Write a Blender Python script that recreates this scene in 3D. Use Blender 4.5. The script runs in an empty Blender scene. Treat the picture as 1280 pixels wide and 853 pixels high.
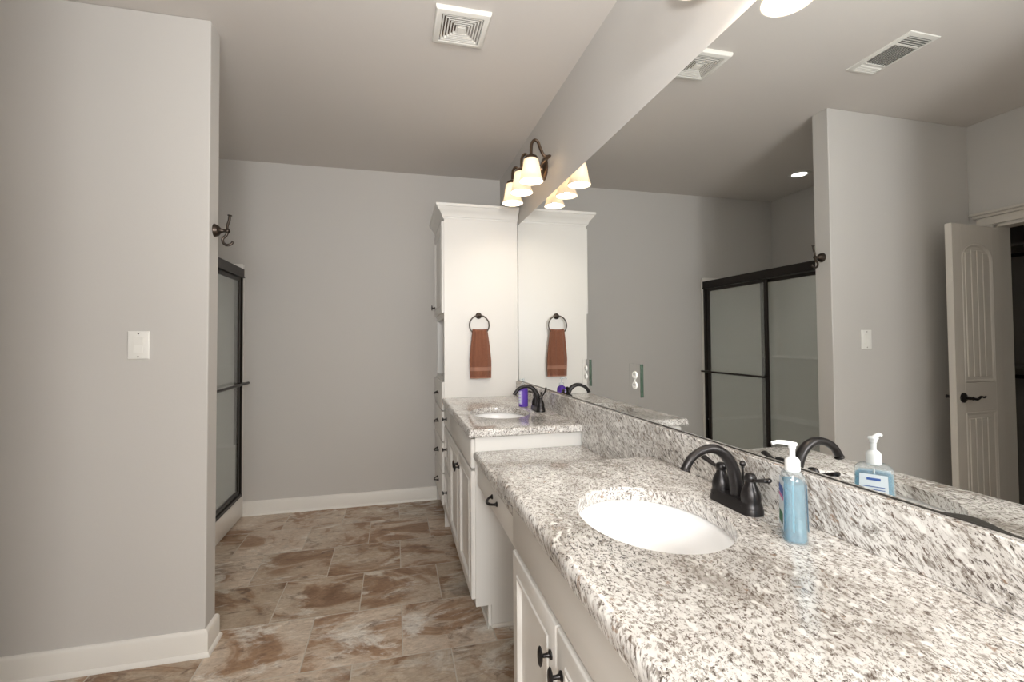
import bpy, bmesh, math, random
from mathutils import Vector, Matrix
PI = math.pi
sc = bpy.context.scene
COL = sc.collection

# ------------------------------------------------------------------ camera
CY, CP, CR = math.radians(14.049), math.radians(1.4455), math.radians(-0.3991)
F = Vector((math.sin(CY)*math.cos(CP), math.cos(CY)*math.cos(CP), math.sin(CP)))
R = Vector((math.cos(CY), -math.sin(CY), 0)); U = R.cross(F)
R2 = R*math.cos(CR) + U*math.sin(CR); U2 = -R*math.sin(CR) + U*math.cos(CR)
cam = bpy.data.cameras.new('camera'); camo = bpy.data.objects.new('camera', cam); COL.objects.link(camo)
mw = Matrix((R2, U2, -F)).transposed().to_4x4(); mw.translation = Vector((-0.8949, 0, 1.3238))
camo.matrix_world = mw
cam.sensor_width = 36; cam.lens = 585.23/1280*36; cam.shift_y = -(426.5-411.38)/1280; cam.clip_start = 0.02
sc.camera = camo

# ------------------------------------------------------------------ world, light, exposure
sc.view_settings.view_transform = 'Standard'; sc.view_settings.look = 'None'
sc.view_settings.gamma = 1; sc.view_settings.use_curve_mapping = False
sc.view_settings.exposure = 0.0
w = bpy.data.worlds.new('world'); sc.world = w; w.use_nodes = True
w.node_tree.nodes['Background'].inputs[0].default_value = (0.9, 0.95, 1, 1)
w.node_tree.nodes['Background'].inputs[1].default_value = 0.3
sc.cycles.max_bounces = 12; sc.cycles.diffuse_bounces = 6; sc.cycles.glossy_bounces = 6
sc.cycles.transmission_bounces = 10; sc.cycles.transparent_max_bounces = 16
sc.cycles.sample_clamp_indirect = 6
sc.cycles.use_denoising = True

def lamp(name, typ, loc, energy, color, **k):
    l = bpy.data.lights.new(name, typ); l.energy = energy; l.color = color
    for a, v in k.items():
        if a != 'look': setattr(l, a, v)
    o = bpy.data.objects.new(name, l); COL.objects.link(o); o.location = loc
    if 'look' in k:
        o.rotation_euler = (Vector(k['look'])-Vector(loc)).to_track_quat('-Z', 'Y').to_euler()
    return o
FLASH_E, CAN_E, FILL_E, FIX_FAR, FIX_NEAR = 110, 20, 165, 4, 2.6
lamp('camera_flash', 'SPOT', (-0.90, -0.03, 1.46), FLASH_E, (.975, .985, .985), spot_size=math.radians(140), spot_blend=1.0,
     shadow_soft_size=.06, look=(-.35, .80, 2.30))
lamp('mirror_bounce_fill', 'POINT', (-0.90, -1.30, 1.70), FILL_E, (.975, .985, .985), shadow_soft_size=.19)  # added fill lamp, stands in for flash light thrown back by the mirror
lamp('shower_can_bulb', 'SPOT', (-2.48, 3.27, 2.725), CAN_E, (1, .96, .90), spot_size=math.radians(80), spot_blend=.8, shadow_soft_size=.05, look=(-2.48, 3.27, 0))

# ------------------------------------------------------------------ materials
def nt(name):
    m = bpy.data.materials.new(name); m.use_nodes = True
    return m, m.node_tree, m.node_tree.nodes['Principled BSDF']
def mat(name, col, rough=.5, metal=0, bump=0, bscale=200, spec=None, coat=0, **k):
    m, t, p = nt(name)
    p.inputs['Base Color'].default_value = (*col, 1); p.inputs['Roughness'].default_value = rough
    p.inputs['Metallic'].default_value = metal
    if spec is not None: p.inputs['Specular IOR Level'].default_value = spec
    if coat: p.inputs['Coat Weight'].default_value = coat
    for a, v in k.items(): p.inputs[a.replace('_', ' ')].default_value = v
    tc = t.nodes.new('ShaderNodeTexCoord'); n = t.nodes.new('ShaderNodeTexNoise')
    n.inputs['Scale'].default_value = bscale; n.inputs['Detail'].default_value = 3
    t.links.new(tc.outputs['Object'], n.inputs['Vector'])
    if bump:
        b = t.nodes.new('ShaderNodeBump'); b.inputs['Strength'].default_value = bump; b.inputs['Distance'].default_value = .002
        t.links.new(n.outputs[0], b.inputs['Height']); t.links.new(b.outputs[0], p.inputs['Normal'])
    else:
        r = t.nodes.new('ShaderNodeMapRange'); r.inputs[3].default_value = max(0, rough-.03); r.inputs[4].default_value = rough+.03
        t.links.new(n.outputs[0], r.inputs[0]); t.links.new(r.outputs[0], p.inputs['Roughness'])
    return m
def srgb(r, g, b):
    f = lambda c: (c/255/12.92 if c/255 <= .04045 else ((c/255+.055)/1.055)**2.4)
    return (f(r), f(g), f(b))
M = {}
M['wall'] = mat('wall_paint', srgb(197, 194, 190), .75, bump=.12, bscale=90)
M['ceiling'] = mat('ceiling_paint', srgb(208, 203, 198), .85, bump=.1, bscale=120)
M['white'] = mat('white_trim_paint', srgb(228, 225, 219), .38, bump=.02, bscale=60)
M['cab'] = mat('cabinet_paint', srgb(228, 226, 222), .35, bump=.02, bscale=60)
M['dark_inside'] = mat('cabinet_inside', srgb(150, 140, 125), .7)
M['bronze'] = mat('oil_rubbed_bronze', srgb(45, 42, 42), .33, .55)
M['bronze_light'] = mat('brushed_bronze', srgb(98, 80, 66), .32, .9)
M['gunmetal'] = mat('dark_brushed_metal', srgb(74, 66, 60), .35, .9)
M['black_metal'] = mat('dark_bronze_frame', srgb(44, 38, 34), .38, .6)
M['porcelain'] = mat('white_porcelain', srgb(246, 246, 246), .08, coat=.5)
M['chrome'] = mat('drain_chrome', (.6, .6, .6), .15, 1)
M['plastic'] = mat('white_plastic', srgb(232, 231, 226), .35)
M['vent'] = mat('vent_plastic', srgb(226, 224, 218), .45)
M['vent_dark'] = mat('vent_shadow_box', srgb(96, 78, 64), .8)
M['duct'] = mat('duct_metal_dark', srgb(112, 112, 110), .7)
M['fiberglass'] = mat('shower_fiberglass', srgb(236, 233, 228), .25)
M['door'] = mat('door_paint', srgb(205, 200, 192), .4, bump=.02, bscale=60)
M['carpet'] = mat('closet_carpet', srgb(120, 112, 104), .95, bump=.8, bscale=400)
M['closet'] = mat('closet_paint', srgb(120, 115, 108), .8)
M['green'] = mat('mirror_cut_edge_green', srgb(24, 52, 34), .15)
M['slot'] = mat('socket_slot_dark', srgb(70, 70, 66), .6)
M['mirror_edge'] = mat('mirror_edge_dark', srgb(60, 58, 54), .4)
M['pump'] = mat('pump_white_plastic', srgb(240, 242, 242), .3, Transmission_Weight=.15)
M['label_white'] = mat('label_white', srgb(222, 232, 240), .4)
M['label_blue'] = mat('label_blue', srgb(60, 96, 170), .4)
M['label_pink'] = mat('label_pink', srgb(200, 90, 160), .4)
M['label_green'] = mat('label_green', srgb(40, 110, 70), .4)
M['label_lilac'] = mat('label_lilac', srgb(190, 175, 235), .4)

def m_mirror():
    m, t, p = nt('mirror_glass')
    p.inputs['Base Color'].default_value = (.81, .825, .82, 1); p.inputs['Metallic'].default_value = 1; p.inputs['Roughness'].default_value = 0
    return m
M['mirror'] = m_mirror()

def two_sided_ior(t, ior):
    g = t.nodes.new('ShaderNodeNewGeometry'); r = t.nodes.new('ShaderNodeMapRange')
    r.inputs[3].default_value = ior; r.inputs[4].default_value = 1/ior; t.links.new(g.outputs['Backfacing'], r.inputs[0])
    f = t.nodes.new('ShaderNodeFresnel'); t.links.new(r.outputs[0], f.inputs['IOR']); return f
def m_glass():
    m = bpy.data.materials.new('shower_glass'); m.use_nodes = True; t = m.node_tree; t.nodes.clear(); N = t.nodes.new; L = t.links.new
    o = N('ShaderNodeOutputMaterial'); tr = N('ShaderNodeBsdfTransparent'); tr.inputs[0].default_value = (.95, .97, .96, 1)
    gl = N('ShaderNodeBsdfGlossy'); gl.inputs['Roughness'].default_value = .12; gl.inputs[0].default_value = (.8, .82, .82, 1)
    df = N('ShaderNodeBsdfDiffuse'); df.inputs[0].default_value = (.55, .56, .56, 1)
    fr = two_sided_ior(t, 1.45)
    m1 = N('ShaderNodeMixShader'); m1.inputs[0].default_value = .22; L(tr.outputs[0], m1.inputs[1]); L(df.outputs[0], m1.inputs[2])
    m2 = N('ShaderNodeMixShader'); L(fr.outputs[0], m2.inputs[0]); L(m1.outputs[0], m2.inputs[1]); L(gl.outputs[0], m2.inputs[2])
    L(m2.outputs[0], o.inputs[0]); return m
M['glass'] = m_glass()

def m_shade():
    m = bpy.data.materials.new('frosted_lamp_glass'); m.use_nodes = True; t = m.node_tree; t.nodes.clear(); N = t.nodes.new; L = t.links.new
    o = N('ShaderNodeOutputMaterial'); tl = N('ShaderNodeBsdfTranslucent'); tl.inputs[0].default_value = (.80, .72, .60, 1)
    p = N('ShaderNodeBsdfPrincipled'); p.inputs['Base Color'].default_value = (.9, .87, .82, 1); p.inputs['Roughness'].default_value = .25
    mx = N('ShaderNodeMixShader'); mx.inputs[0].default_value = .62; L(tl.outputs[0], mx.inputs[1]); L(p.outputs[0], mx.inputs[2]); L(mx.outputs[0], o.inputs[0]); return m
M['shade'] = m_shade()

def m_emit(name, col, s):
    m = bpy.data.materials.new(name); m.use_nodes = True; p = m.node_tree.nodes['Principled BSDF']
    p.inputs['Base Color'].default_value = (*col, 1); p.inputs['Emission Color'].default_value = (*col, 1); p.inputs['Emission Strength'].default_value = s
    return m
M['bulb'] = m_emit('bulb_glow', (1, .90, .76), 16)
M['can'] = m_emit('downlight_lens', (1, .97, .92), 6)

def m_liquid(name, col, dens):
    m = bpy.data.materials.new(name); m.use_nodes = True; t = m.node_tree; t.nodes.clear(); N = t.nodes.new; L = t.links.new
    o = N('ShaderNodeOutputMaterial'); tr = N('ShaderNodeBsdfTransparent'); tr.inputs[0].default_value = (*col, 1)
    df = N('ShaderNodeBsdfDiffuse'); df.inputs[0].default_value = (*col, 1)
    gl = N('ShaderNodeBsdfGlossy'); gl.inputs['Roughness'].default_value = .05
    m1 = N('ShaderNodeMixShader'); m1.inputs[0].default_value = dens; L(tr.outputs[0], m1.inputs[1]); L(df.outputs[0], m1.inputs[2])
    fr = two_sided_ior(t, 1.4)
    m2 = N('ShaderNodeMixShader'); L(fr.outputs[0], m2.inputs[0]); L(m1.outputs[0], m2.inputs[1]); L(gl.outputs[0], m2.inputs[2]); L(m2.outputs[0], o.inputs[0])
    return m
M['blue_liquid'] = m_liquid('blue_gel', srgb(156, 212, 230), .22)
M['purple_liquid'] = m_liquid('purple_soap', srgb(120, 84, 205), .65)
M['clear'] = m_liquid('clear_plastic', (.92, .95, .96), .12)

def m_granite():
    m, t, p = nt('granite'); N = t.nodes.new; L = t.links.new
    tc = N('ShaderNodeTexCoord')
    wn = N('ShaderNodeTexNoise'); wn.inputs['Scale'].default_value = 3.5; wn.inputs['Detail'].default_value = 2; L(tc.outputs['Object'], wn.inputs['Vector'])
    wv = N('ShaderNodeVectorMath'); wv.operation = 'MULTIPLY_ADD'; wv.inputs[1].default_value = (.09, .09, .09)
    L(wn.outputs['Color'], wv.inputs[0]); L(tc.outputs['Object'], wv.inputs[2])
    def stretched(rot, scale, nsc, det, dist=.3, rough=.6):
        mp = N('ShaderNodeMapping'); mp.inputs['Rotation'].default_value = rot; L(wv.outputs[0], mp.inputs['Vector'])
        mp2 = N('ShaderNodeMapping'); mp2.inputs['Scale'].default_value = scale; L(mp.outputs[0], mp2.inputs['Vector'])
        n = N('ShaderNodeTexNoise'); n.inputs['Scale'].default_value = nsc; n.inputs['Detail'].default_value = det
        n.inputs['Distortion'].default_value = dist; n.inputs['Roughness'].default_value = rough; L(mp2.outputs[0], n.inputs['Vector']); return n
    def ramp(src, *stops):
        r = N('ShaderNodeValToRGB'); e = r.color_ramp.elements
        e[0].position, e[0].color = stops[0][0], (*stops[0][1], 1); e[1].position, e[1].color = stops[1][0], (*stops[1][1], 1)
        for s in stops[2:]:
            x = e.new(s[0]); x.color = (*s[1], 1)
        L(src, r.inputs[0]); return r
    def mix(a, b, f, mode='MIX'):
        x = N('ShaderNodeMix'); x.data_type = 'RGBA'; x.blend_type = mode
        L(f, x.inputs[0]) if not isinstance(f, float) else setattr(x.inputs[0], 'default_value', f)
        L(a, x.inputs[6]); L(b, x.inputs[7]); return x.outputs[2]
    rot = (math.radians(-38), 0, math.radians(10))
    big = stretched(rot, (1, .5, 1), 9, 3)
    base = ramp(big.outputs[0], (.33, srgb(178, 173, 167)), (.47, srgb(212, 209, 205)), (.66, srgb(228, 226, 223)))
    g1 = stretched(rot, (1, .22, 1), 150, 5, .5, .7)
    f1 = ramp(g1.outputs[0], (.50, (0, 0, 0)), (.58, (1, 1, 1)))
    c = mix(base.outputs[0], ramp(big.outputs[0], (.4, srgb(138, 130, 122)), (.6, srgb(158, 153, 147))).outputs[0], f1.outputs[0])
    g2 = stretched(rot, (1, .22, 1), 200, 4, .4, .68)
    f2 = ramp(g2.outputs[0], (.545, (0, 0, 0)), (.61, (.95, .95, .95)))
    c = mix(c, ramp(wn.outputs[0], (.4, srgb(96, 82, 72)), (.6, srgb(66, 60, 58))).outputs[0], f2.outputs[0])
    g3 = stretched(rot, (1, .5, 1), 60, 5, .5)
    f3 = ramp(g3.outputs[0], (.63, (0, 0, 0)), (.70, (.8, .8, .8)))
    brown = N('ShaderNodeRGB'); brown.outputs[0].default_value = (*srgb(140, 112, 90), 1)
    c = mix(c, brown.outputs[0], f3.outputs[0])
    g4 = stretched(rot, (1, .4, 1), 60, 2, .3); g4.noise_dimensions = '4D'; g4.inputs['W'].default_value = 3.3
    f4 = ramp(g4.outputs[0], (.58, (0, 0, 0)), (.66, (.9, .9, .9)))
    wht = N('ShaderNodeRGB'); wht.outputs[0].default_value = (*srgb(236, 234, 230), 1)
    c = mix(c, wht.outputs[0], f4.outputs[0])
    L(c, p.inputs['Base Color']); p.inputs['Roughness'].default_value = .12; p.inputs['Specular IOR Level'].default_value = .5
    return m
M['granite'] = m_granite()

def m_tile():
    m, t, p = nt('floor_tile'); N = t.nodes.new; L = t.links.new
    def math_(op, a, b=None, c=None):
        x = N('ShaderNodeMath'); x.operation = op
        for i, v in enumerate((a, b, c)):
            if v is None: continue
            if isinstance(v, (int, float)): x.inputs[i].default_value = v
            else: L(v, x.inputs[i])
        return x.outputs[0]
    g = N('ShaderNodeNewGeometry'); s = N('ShaderNodeSeparateXYZ'); L(g.outputs['Position'], s.inputs[0])
    TW, TH = .405, .394
    v = math_('DIVIDE', math_('ADD', s.outputs[1], 20*TH-2.057), TH); row = math_('FLOOR', v)
    off = math_('MULTIPLY', math_('MODULO', row, 2), .5)
    u = math_('ADD', math_('DIVIDE', math_('ADD', s.outputs[0], 20*TW+.863), TW), off); colu = math_('FLOOR', u)
    fu = math_('FRACT', u); fv = math_('FRACT', v)
    du = math_('MULTIPLY', math_('MINIMUM', fu, math_('SUBTRACT', 1, fu)), TW)
    dv = math_('MULTIPLY', math_('MINIMUM', fv, math_('SUBTRACT', 1, fv)), TH)
    d = math_('MINIMUM', du, dv)
    wob = N('ShaderNodeTexNoise'); wob.inputs['Scale'].default_value = 60; L(g.outputs['Position'], wob.inputs['Vector'])
    d = math_('ADD', d, math_('MULTIPLY', math_('SUBTRACT', wob.outputs[0], .5), .003))
    grout = N('ShaderNodeMapRange'); grout.inputs[1].default_value = .0018; grout.inputs[2].default_value = .0034; grout.inputs[3].default_value = 1; grout.inputs[4].default_value = 0
    L(d, grout.inputs[0])
    cmb = N('ShaderNodeCombineXYZ'); L(colu, cmb.inputs[0]); L(row, cmb.inputs[1])
    wn = N('ShaderNodeTexWhiteNoise'); L(cmb.outputs[0], wn.inputs['Vector'])
    offs = N('ShaderNodeVectorMath'); offs.operation = 'MULTIPLY_ADD'; offs.inputs[1].default_value = (9, 9, 9)
    L(wn.outputs['Color'], offs.inputs[0]); L(g.outputs['Position'], offs.inputs[2])
    def noise(sc_, det, dist, stretch=(1, 1, 1), rough=.6, w=0):
        mp = N('ShaderNodeMapping'); mp.inputs['Scale'].default_value = stretch; L(offs.outputs[0], mp.inputs['Vector'])
        n = N('ShaderNodeTexNoise'); n.inputs['Scale'].default_value = sc_; n.inputs['Detail'].default_value = det; n.inputs['Distortion'].default_value = dist
        n.inputs['Roughness'].default_value = rough
        if w: n.noise_dimensions = '4D'; n.inputs['W'].default_value = w
        L(mp.outputs[0], n.inputs['Vector']); return n
    def ramp(src, *stops):
        r = N('ShaderNodeValToRGB'); e = r.color_ramp.elements
        e[0].position, e[0].color = stops[0][0], (*stops[0][1], 1); e[1].position, e[1].color = stops[1][0], (*stops[1][1], 1)
        for q in stops[2:]:
            x = e.new(q[0]); x.color = (*q[1], 1)
        L(src, r.inputs[0]); return r.outputs[0]
    def mix(a, b, f, mode='MIX'):
        x = N('ShaderNodeMix'); x.data_type = 'RGBA'; x.blend_type = mode
        if isinstance(f, float): x.inputs[0].default_value = f
        else: L(f, x.inputs[0])
        for i, q in ((6, a), (7, b)):
            if isinstance(q, tuple): x.inputs[i].default_value = (*q, 1)
            else: L(q, x.inputs[i])
        return x.outputs[2]
    n1 = noise(2.6, 6, 1.2, (.8, 1.3, 1), .62)
    base = ramp(n1.outputs[0], (.32, srgb(128, 96, 72)), (.43, srgb(156, 128, 104)), (.49, srgb(184, 167, 150)), (.62, srgb(196, 184, 170)))
    n2 = noise(3.2, 7, 1.6, (.7, 1.4, 1), .68, 2.2)
    pale = ramp(n2.outputs[0], (.54, (0, 0, 0)), (.62, (.9, .9, .9)))
    c = mix(base, srgb(214, 211, 205), pale)
    n3 = noise(9, 8, 1.0, (.7, 1.5, 1), .7, 5.1)
    dk = ramp(n3.outputs[0], (.54, (0, 0, 0)), (.66, (.8, .8, .8)))
    c = mix(c, srgb(104, 80, 62), dk)
    n4 = noise(3.0, 5, .8, (1, 1, 1), .6, 9.0)
    gr = ramp(n4.outputs[0], (.60, (0, 0, 0)), (.68, (.6, .6, .6)))
    c = mix(c, srgb(132, 124, 116), gr)
    n5 = noise(48, 7, .8, (.7, 1.5, 1), .75, 1.0)
    c = mix(c, ramp(n5.outputs[0], (.3, (.62, .60, .58)), (.7, (1.3, 1.3, 1.3))), .8, 'MULTIPLY')
    tb = ramp(wn.outputs['Value'], (0, (.80, .76, .70)), (1, (1.15, 1.15, 1.15)))
    c = mix(c, tb, 1.0, 'MULTIPLY')
    c = mix(c, srgb(190, 182, 170), grout.outputs[0])
    L(c, p.inputs['Base Color']); p.inputs['Roughness'].default_value = .42
    b = N('ShaderNodeBump'); b.inputs['Strength'].default_value = .6; b.inputs['Distance'].default_value = .002
    h = math_('ADD', math_('MULTIPLY', n5.outputs[0], .3), math_('MULTIPLY', grout.outputs[0], -1)); L(h, b.inputs['Height']); L(b.outputs[0], p.inputs['Normal'])
    return m
M['tile'] = m_tile()

def m_towel(name, c1, c2):
    m, t, p = nt(name); N = t.nodes.new; L = t.links.new
    tc = N('ShaderNodeTexCoord'); n = N('ShaderNodeTexNoise'); n.inputs['Scale'].default_value = 420; n.inputs['Detail'].default_value = 2; L(tc.outputs['Object'], n.inputs['Vector'])
    r = N('ShaderNodeValToRGB'); r.color_ramp.elements[0].position = .3; r.color_ramp.elements[0].color = (*c1, 1); r.color_ramp.elements[1].position = .7; r.color_ramp.elements[1].color = (*c2, 1)
    L(n.outputs[0], r.inputs[0]); L(r.outputs[0], p.inputs['Base Color']); p.inputs['Roughness'].default_value = .95; p.inputs['Sheen Weight'].default_value = .3
    b = N('ShaderNodeBump'); b.inputs['Strength'].default_value = .7; b.inputs['Distance'].default_value = .002; L(n.outputs[0], b.inputs['Height']); L(b.outputs[0], p.inputs['Normal'])
    return m
M['towel'] = m_towel('brown_terry', srgb(104, 64, 46), srgb(146, 94, 70))
M['towel_band'] = m_towel('brown_band', srgb(150, 108, 90), srgb(168, 124, 104))

# ------------------------------------------------------------------ mesh helpers
class MB:
    def __init__(s): s.b = bmesh.new()
    def _join(s, t):
        me = bpy.data.meshes.new('tmp'); t.to_mesh(me); t.free(); s.b.from_mesh(me); bpy.data.meshes.remove(me); return s
    def box(s, x0, x1, y0, y1, z0, z1, bev=0, seg=1):
        t = bmesh.new(); bmesh.ops.create_cube(t, size=1)
        for v in t.verts:
            v.co = Vector(((x0+x1)/2+v.co.x*abs(x1-x0), (y0+y1)/2+v.co.y*abs(y1-y0), (z0+z1)/2+v.co.z*abs(z1-z0)))
        if bev: bmesh.ops.bevel(t, geom=t.edges[:], offset=bev, segments=seg, affect='EDGES', profile=.5)
        return s._join(t)
    def loops(s, L, close=True, cap0=False, cap1=False):
        """bridge a list of vertex loops"""
        vs = [[s.b.verts.new(p) for p in l] for l in L]
        n = len(L[0])
        for a, b in zip(vs, vs[1:]):
            for i in range(n if close else n-1):
                j = (i+1) % n
                try: s.b.faces.new((a[i], a[j], b[j], b[i]))
                except ValueError: pass
        if cap0: s.b.faces.new(vs[0][::-1])
        if cap1: s.b.faces.new(vs[-1])
        return s
    def lathe(s, prof, o, axis=(0, 0, 1), seg=28, sx=1, sy=1, up=None):
        """prof: list of (radius, height) along axis"""
        a = Vector(axis).normalized()
        x = (Vector(up) if up else (Vector((0, 0, 1)) if abs(a.z) < .9 else Vector((1, 0, 0)))); x = (x-a*x.dot(a)).normalized(); y = a.cross(x)
        o = Vector(o)
        L = [[o+a*h+(x*math.cos(2*PI*i/seg)*sx+y*math.sin(2*PI*i/seg)*sy)*max(r, 1e-5) for i in range(seg)] for r, h in prof]
        return s.loops(L, cap0=prof[0][0] > 1e-4, cap1=prof[-1][0] > 1e-4)
    def tube(s, pts, rad, seg=12, sq=1.0, ref=None):
        pts = [Vector(p) for p in pts]; n = len(pts)
        if not isinstance(rad, (list, tuple)): rad = [rad]*n
        L = []; x = None
        for i, p in enumerate(pts):
            d = (pts[min(i+1, n-1)]-pts[max(i-1, 0)]).normalized()
            if x is None:
                r = Vector(ref) if ref else (Vector((0, 0, 1)) if abs(d.z) < .9 else Vector((1, 0, 0)))
                x = (r-d*r.dot(d)).normalized()
            else: x = (x-d*x.dot(d)).normalized()
            y = d.cross(x)
            L.append([p+(x*math.cos(2*PI*k/seg)*sq+y*math.sin(2*PI*k/seg))*rad[i] for k in range(seg)])
        return s.loops(L, cap0=True, cap1=True)
    def prism(s, poly, a, b, axis='z'):
        f = {'z': lambda p, h: (p[0], p[1], h), 'y': lambda p, h: (p[0], h, p[1]), 'x': lambda p, h: (h, p[0], p[1])}[axis]
        return s.loops([[f(p, a) for p in poly], [f(p, b) for p in poly]], cap0=True, cap1=True)
    def sphere(s, c, r, sx=1, sy=1, sz=1, seg=20):
        t = bmesh.new(); bmesh.ops.create_uvsphere(t, u_segments=seg, v_segments=seg//2, radius=r)
        for v in t.verts: v.co = Vector((c[0]+v.co.x*sx, c[1]+v.co.y*sy, c[2]+v.co.z*sz))
        return s._join(t)
    def panel(s, o, u, v, n, w, h, steps):
        """nested rectangle loops on a face: steps are (inset, depth)"""
        o, u, v, n = map(Vector, (o, u, v, n)); L = []
        for ins, dep in steps:
            L.append([o+u*ins+v*ins+n*dep, o+u*(w-ins)+v*ins+n*dep, o+u*(w-ins)+v*(h-ins)+n*dep, o+u*ins+v*(h-ins)+n*dep])
        return s.loops(L, cap0=True, cap1=True)
    def build(s, name, m, parent=None, label=None, smooth=35, cat=None, group=None, kind=None):
        bmesh.ops.remove_doubles(s.b, verts=s.b.verts[:], dist=1e-6)
        bmesh.ops.recalc_face_normals(s.b, faces=s.b.faces[:])
        off = Vector((0, 0, 0)); q = parent
        while q is not None: off += q.location; q = q.parent
        if parent: bmesh.ops.translate(s.b, verts=s.b.verts[:], vec=-off)
        me = bpy.data.meshes.new(name); s.b.to_mesh(me); s.b.free()
        if smooth:
            for p in me.polygons: p.use_smooth = True
            me.set_sharp_from_angle(angle=math.radians(smooth))
        me.materials.append(M[m] if isinstance(m, str) else m)
        o = bpy.data.objects.new(name, me); COL.objects.link(o)
        if parent: o.parent = parent
        tag(o, label, cat, group, kind)
        return o
def tag(o, label=None, cat=None, group=None, kind=None):
    if label: o['label'] = label
    if cat: o['category'] = cat
    if group: o['group'] = group
    if kind: o['kind'] = kind
    return o
def thing(name, loc, label, cat, group=None):
    o = bpy.data.objects.new(name, None); COL.objects.link(o); o.location = loc; o.empty_display_size = .05
    return tag(o, label, cat, group)
def copy_tree(o, parent=None):
    c = o.copy(); COL.objects.link(c)
    if parent: c.parent = parent
    for ch in list(o.children): copy_tree(ch, c)
    return c
def struct(name, mb, m, parent=None, **k): return mb.build(name, m, parent, kind=None if parent else 'structure', **k)
def arc(c, r, a0, a1, n, ax, ay):
    c = Vector(c); ax = Vector(ax); ay = Vector(ay)
    return [c+ax*math.cos(a0+(a1-a0)*i/n)*r+ay*math.sin(a0+(a1-a0)*i/n)*r for i in range(n+1)]
def smooth_path(pts, n=8):
    """Catmull-Rom through points"""
    P = [Vector(p) for p in pts]; P = [2*P[0]-P[1]]+P+[2*P[-1]-P[-2]]; out = []
    for i in range(1, len(P)-2):
        for k in range(n):
            t = k/n; a, b, c, d = P[i-1:i+3]
            out.append(.5*((2*b)+(c-a)*t+(2*a-5*b+4*c-d)*t*t+(3*b-a-3*c+d)*t**3))
    out.append(P[-2]); return out

# ------------------------------------------------------------------ room
YW, YB, XE, XD, CE, XS = 2.279, 4.004, -1.677, -2.839, 2.74, -2.03
struct('floor', MB().box(-2.95, .12, -2.4, 4.12, -.06, 0), 'tile', smooth=0)
struct('ceiling', MB().box(-4.1, .12, -2.4, 4.12, CE, CE+.06), 'ceiling', smooth=0)
struct('wall_right', MB().box(.006, .12, -2.4, 4.12, 0, CE), 'wall', smooth=0)
struct('wall_back', MB().box(-2.95, .006, YB, 4.12, 0, CE), 'wall', smooth=0)
struct('wall_front', MB().box(-1.78, .006, -2.4, -2.28, 0, CE), 'wall', smooth=0)
struct('wall_entry_shading', MB().box(-1.78, -1.616, -2.28, .53, 0, CE).box(-2.95, -1.616, .42, .53, 0, CE), 'wall', smooth=0)  # unseen wall, its corner placed to shade the partition's left end and nook
struct('wall_partition', MB().box(XD, XE, YW, 2.39, 0, CE, bev=.005, seg=3), 'wall', smooth=0)
struct('wall_shower', MB().box(-2.95, -2.871, 2.39, YB, 0, CE), 'wall', smooth=0)
struct('wall_left', MB().box(-2.95, XD, .53, 1.60, 0, CE).box(-2.95, XD, 2.145, 2.39, 0, CE).box(-2.95, XD, 1.60, 2.145, 2.045, CE), 'wall', smooth=0)
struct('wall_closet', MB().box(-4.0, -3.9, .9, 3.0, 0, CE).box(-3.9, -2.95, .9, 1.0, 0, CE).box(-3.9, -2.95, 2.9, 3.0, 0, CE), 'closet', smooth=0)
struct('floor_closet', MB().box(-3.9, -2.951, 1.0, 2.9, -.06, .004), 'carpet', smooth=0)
# door casing
def casing_leg(mb, y0, y1, z0, z1):
    mb.box(XD, XD+.012, y0, y1, z0, z1, .002).box(XD+.012, XD+.02, y0+.008, y0+.024, z0, z1, .003)
c = MB(); c.box(XD, XD+.014, 2.15, 2.215, 0, 2.05, .003).box(XD+.014, XD+.022, 2.195, 2.215, 0, 2.05, .003)
c.box(XD, XD+.014, 1.53, 1.595, 0, 2.05, .003).box(XD+.014, XD+.022, 1.53, 1.55, 0, 2.05, .003)
c.box(XD, XD+.016, 1.51, 2.235, 2.05, 2.10, .003).box(XD, XD+.030, 1.50, 2.25, 2.10, 2.118, .004).box(XD, XD+.042, 1.49, 2.262, 2.118, 2.138, .006)
c.box(-2.95, XD+.001, 2.13, 2.145, 0, 2.045).box(-2.95, XD+.001, 1.60, 1.615, 0, 2.045).box(-2.95, XD+.001, 1.60, 2.145, 2.03, 2.045)
struct('trim_1', c, 'door')
# baseboards: flat board with a rounded top and a shoe strip
def base_profile(sgn=1, h=.108, t=.014):
    return [(0, 0), (.024, 0), (.0235, .008), (.020, .014), (t, .018), (t, h-.014), (t-.004, h-.004), (.004, h), (0, h)]
def baseboard(name, p0, p1, nrm, m0=0, m1=0):
    p0, p1, n = Vector(p0), Vector(p1), Vector(nrm); d = (p1-p0).normalized(); L = []
    for p, mm in ((p0, -m0), (p1, m1)):
        L.append([p+n*a+d*(a*mm)+Vector((0, 0, z)) for a, z in base_profile()])
    return struct(name, MB().loops(L, cap0=True, cap1=True), 'white')
baseboard('baseboard_back', (XS, YB, 0), (-.555, YB, 0), (0, -1, 0))
baseboard('baseboard_partition', (XD, YW, 0), (XE, YW, 0), (0, -1, 0), 0, 1)
baseboard('baseboard_partition_end', (XE, YW, 0), (XE, 2.39, 0), (1, 0, 0), 1, 1)
baseboard('baseboard_left', (XD, .53, 0), (XD, 1.53, 0), (1, 0, 0))
baseboard('baseboard_entry', (-1.616, -2.28, 0), (-1.616, .53, 0), (1, 0, 0))

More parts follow.
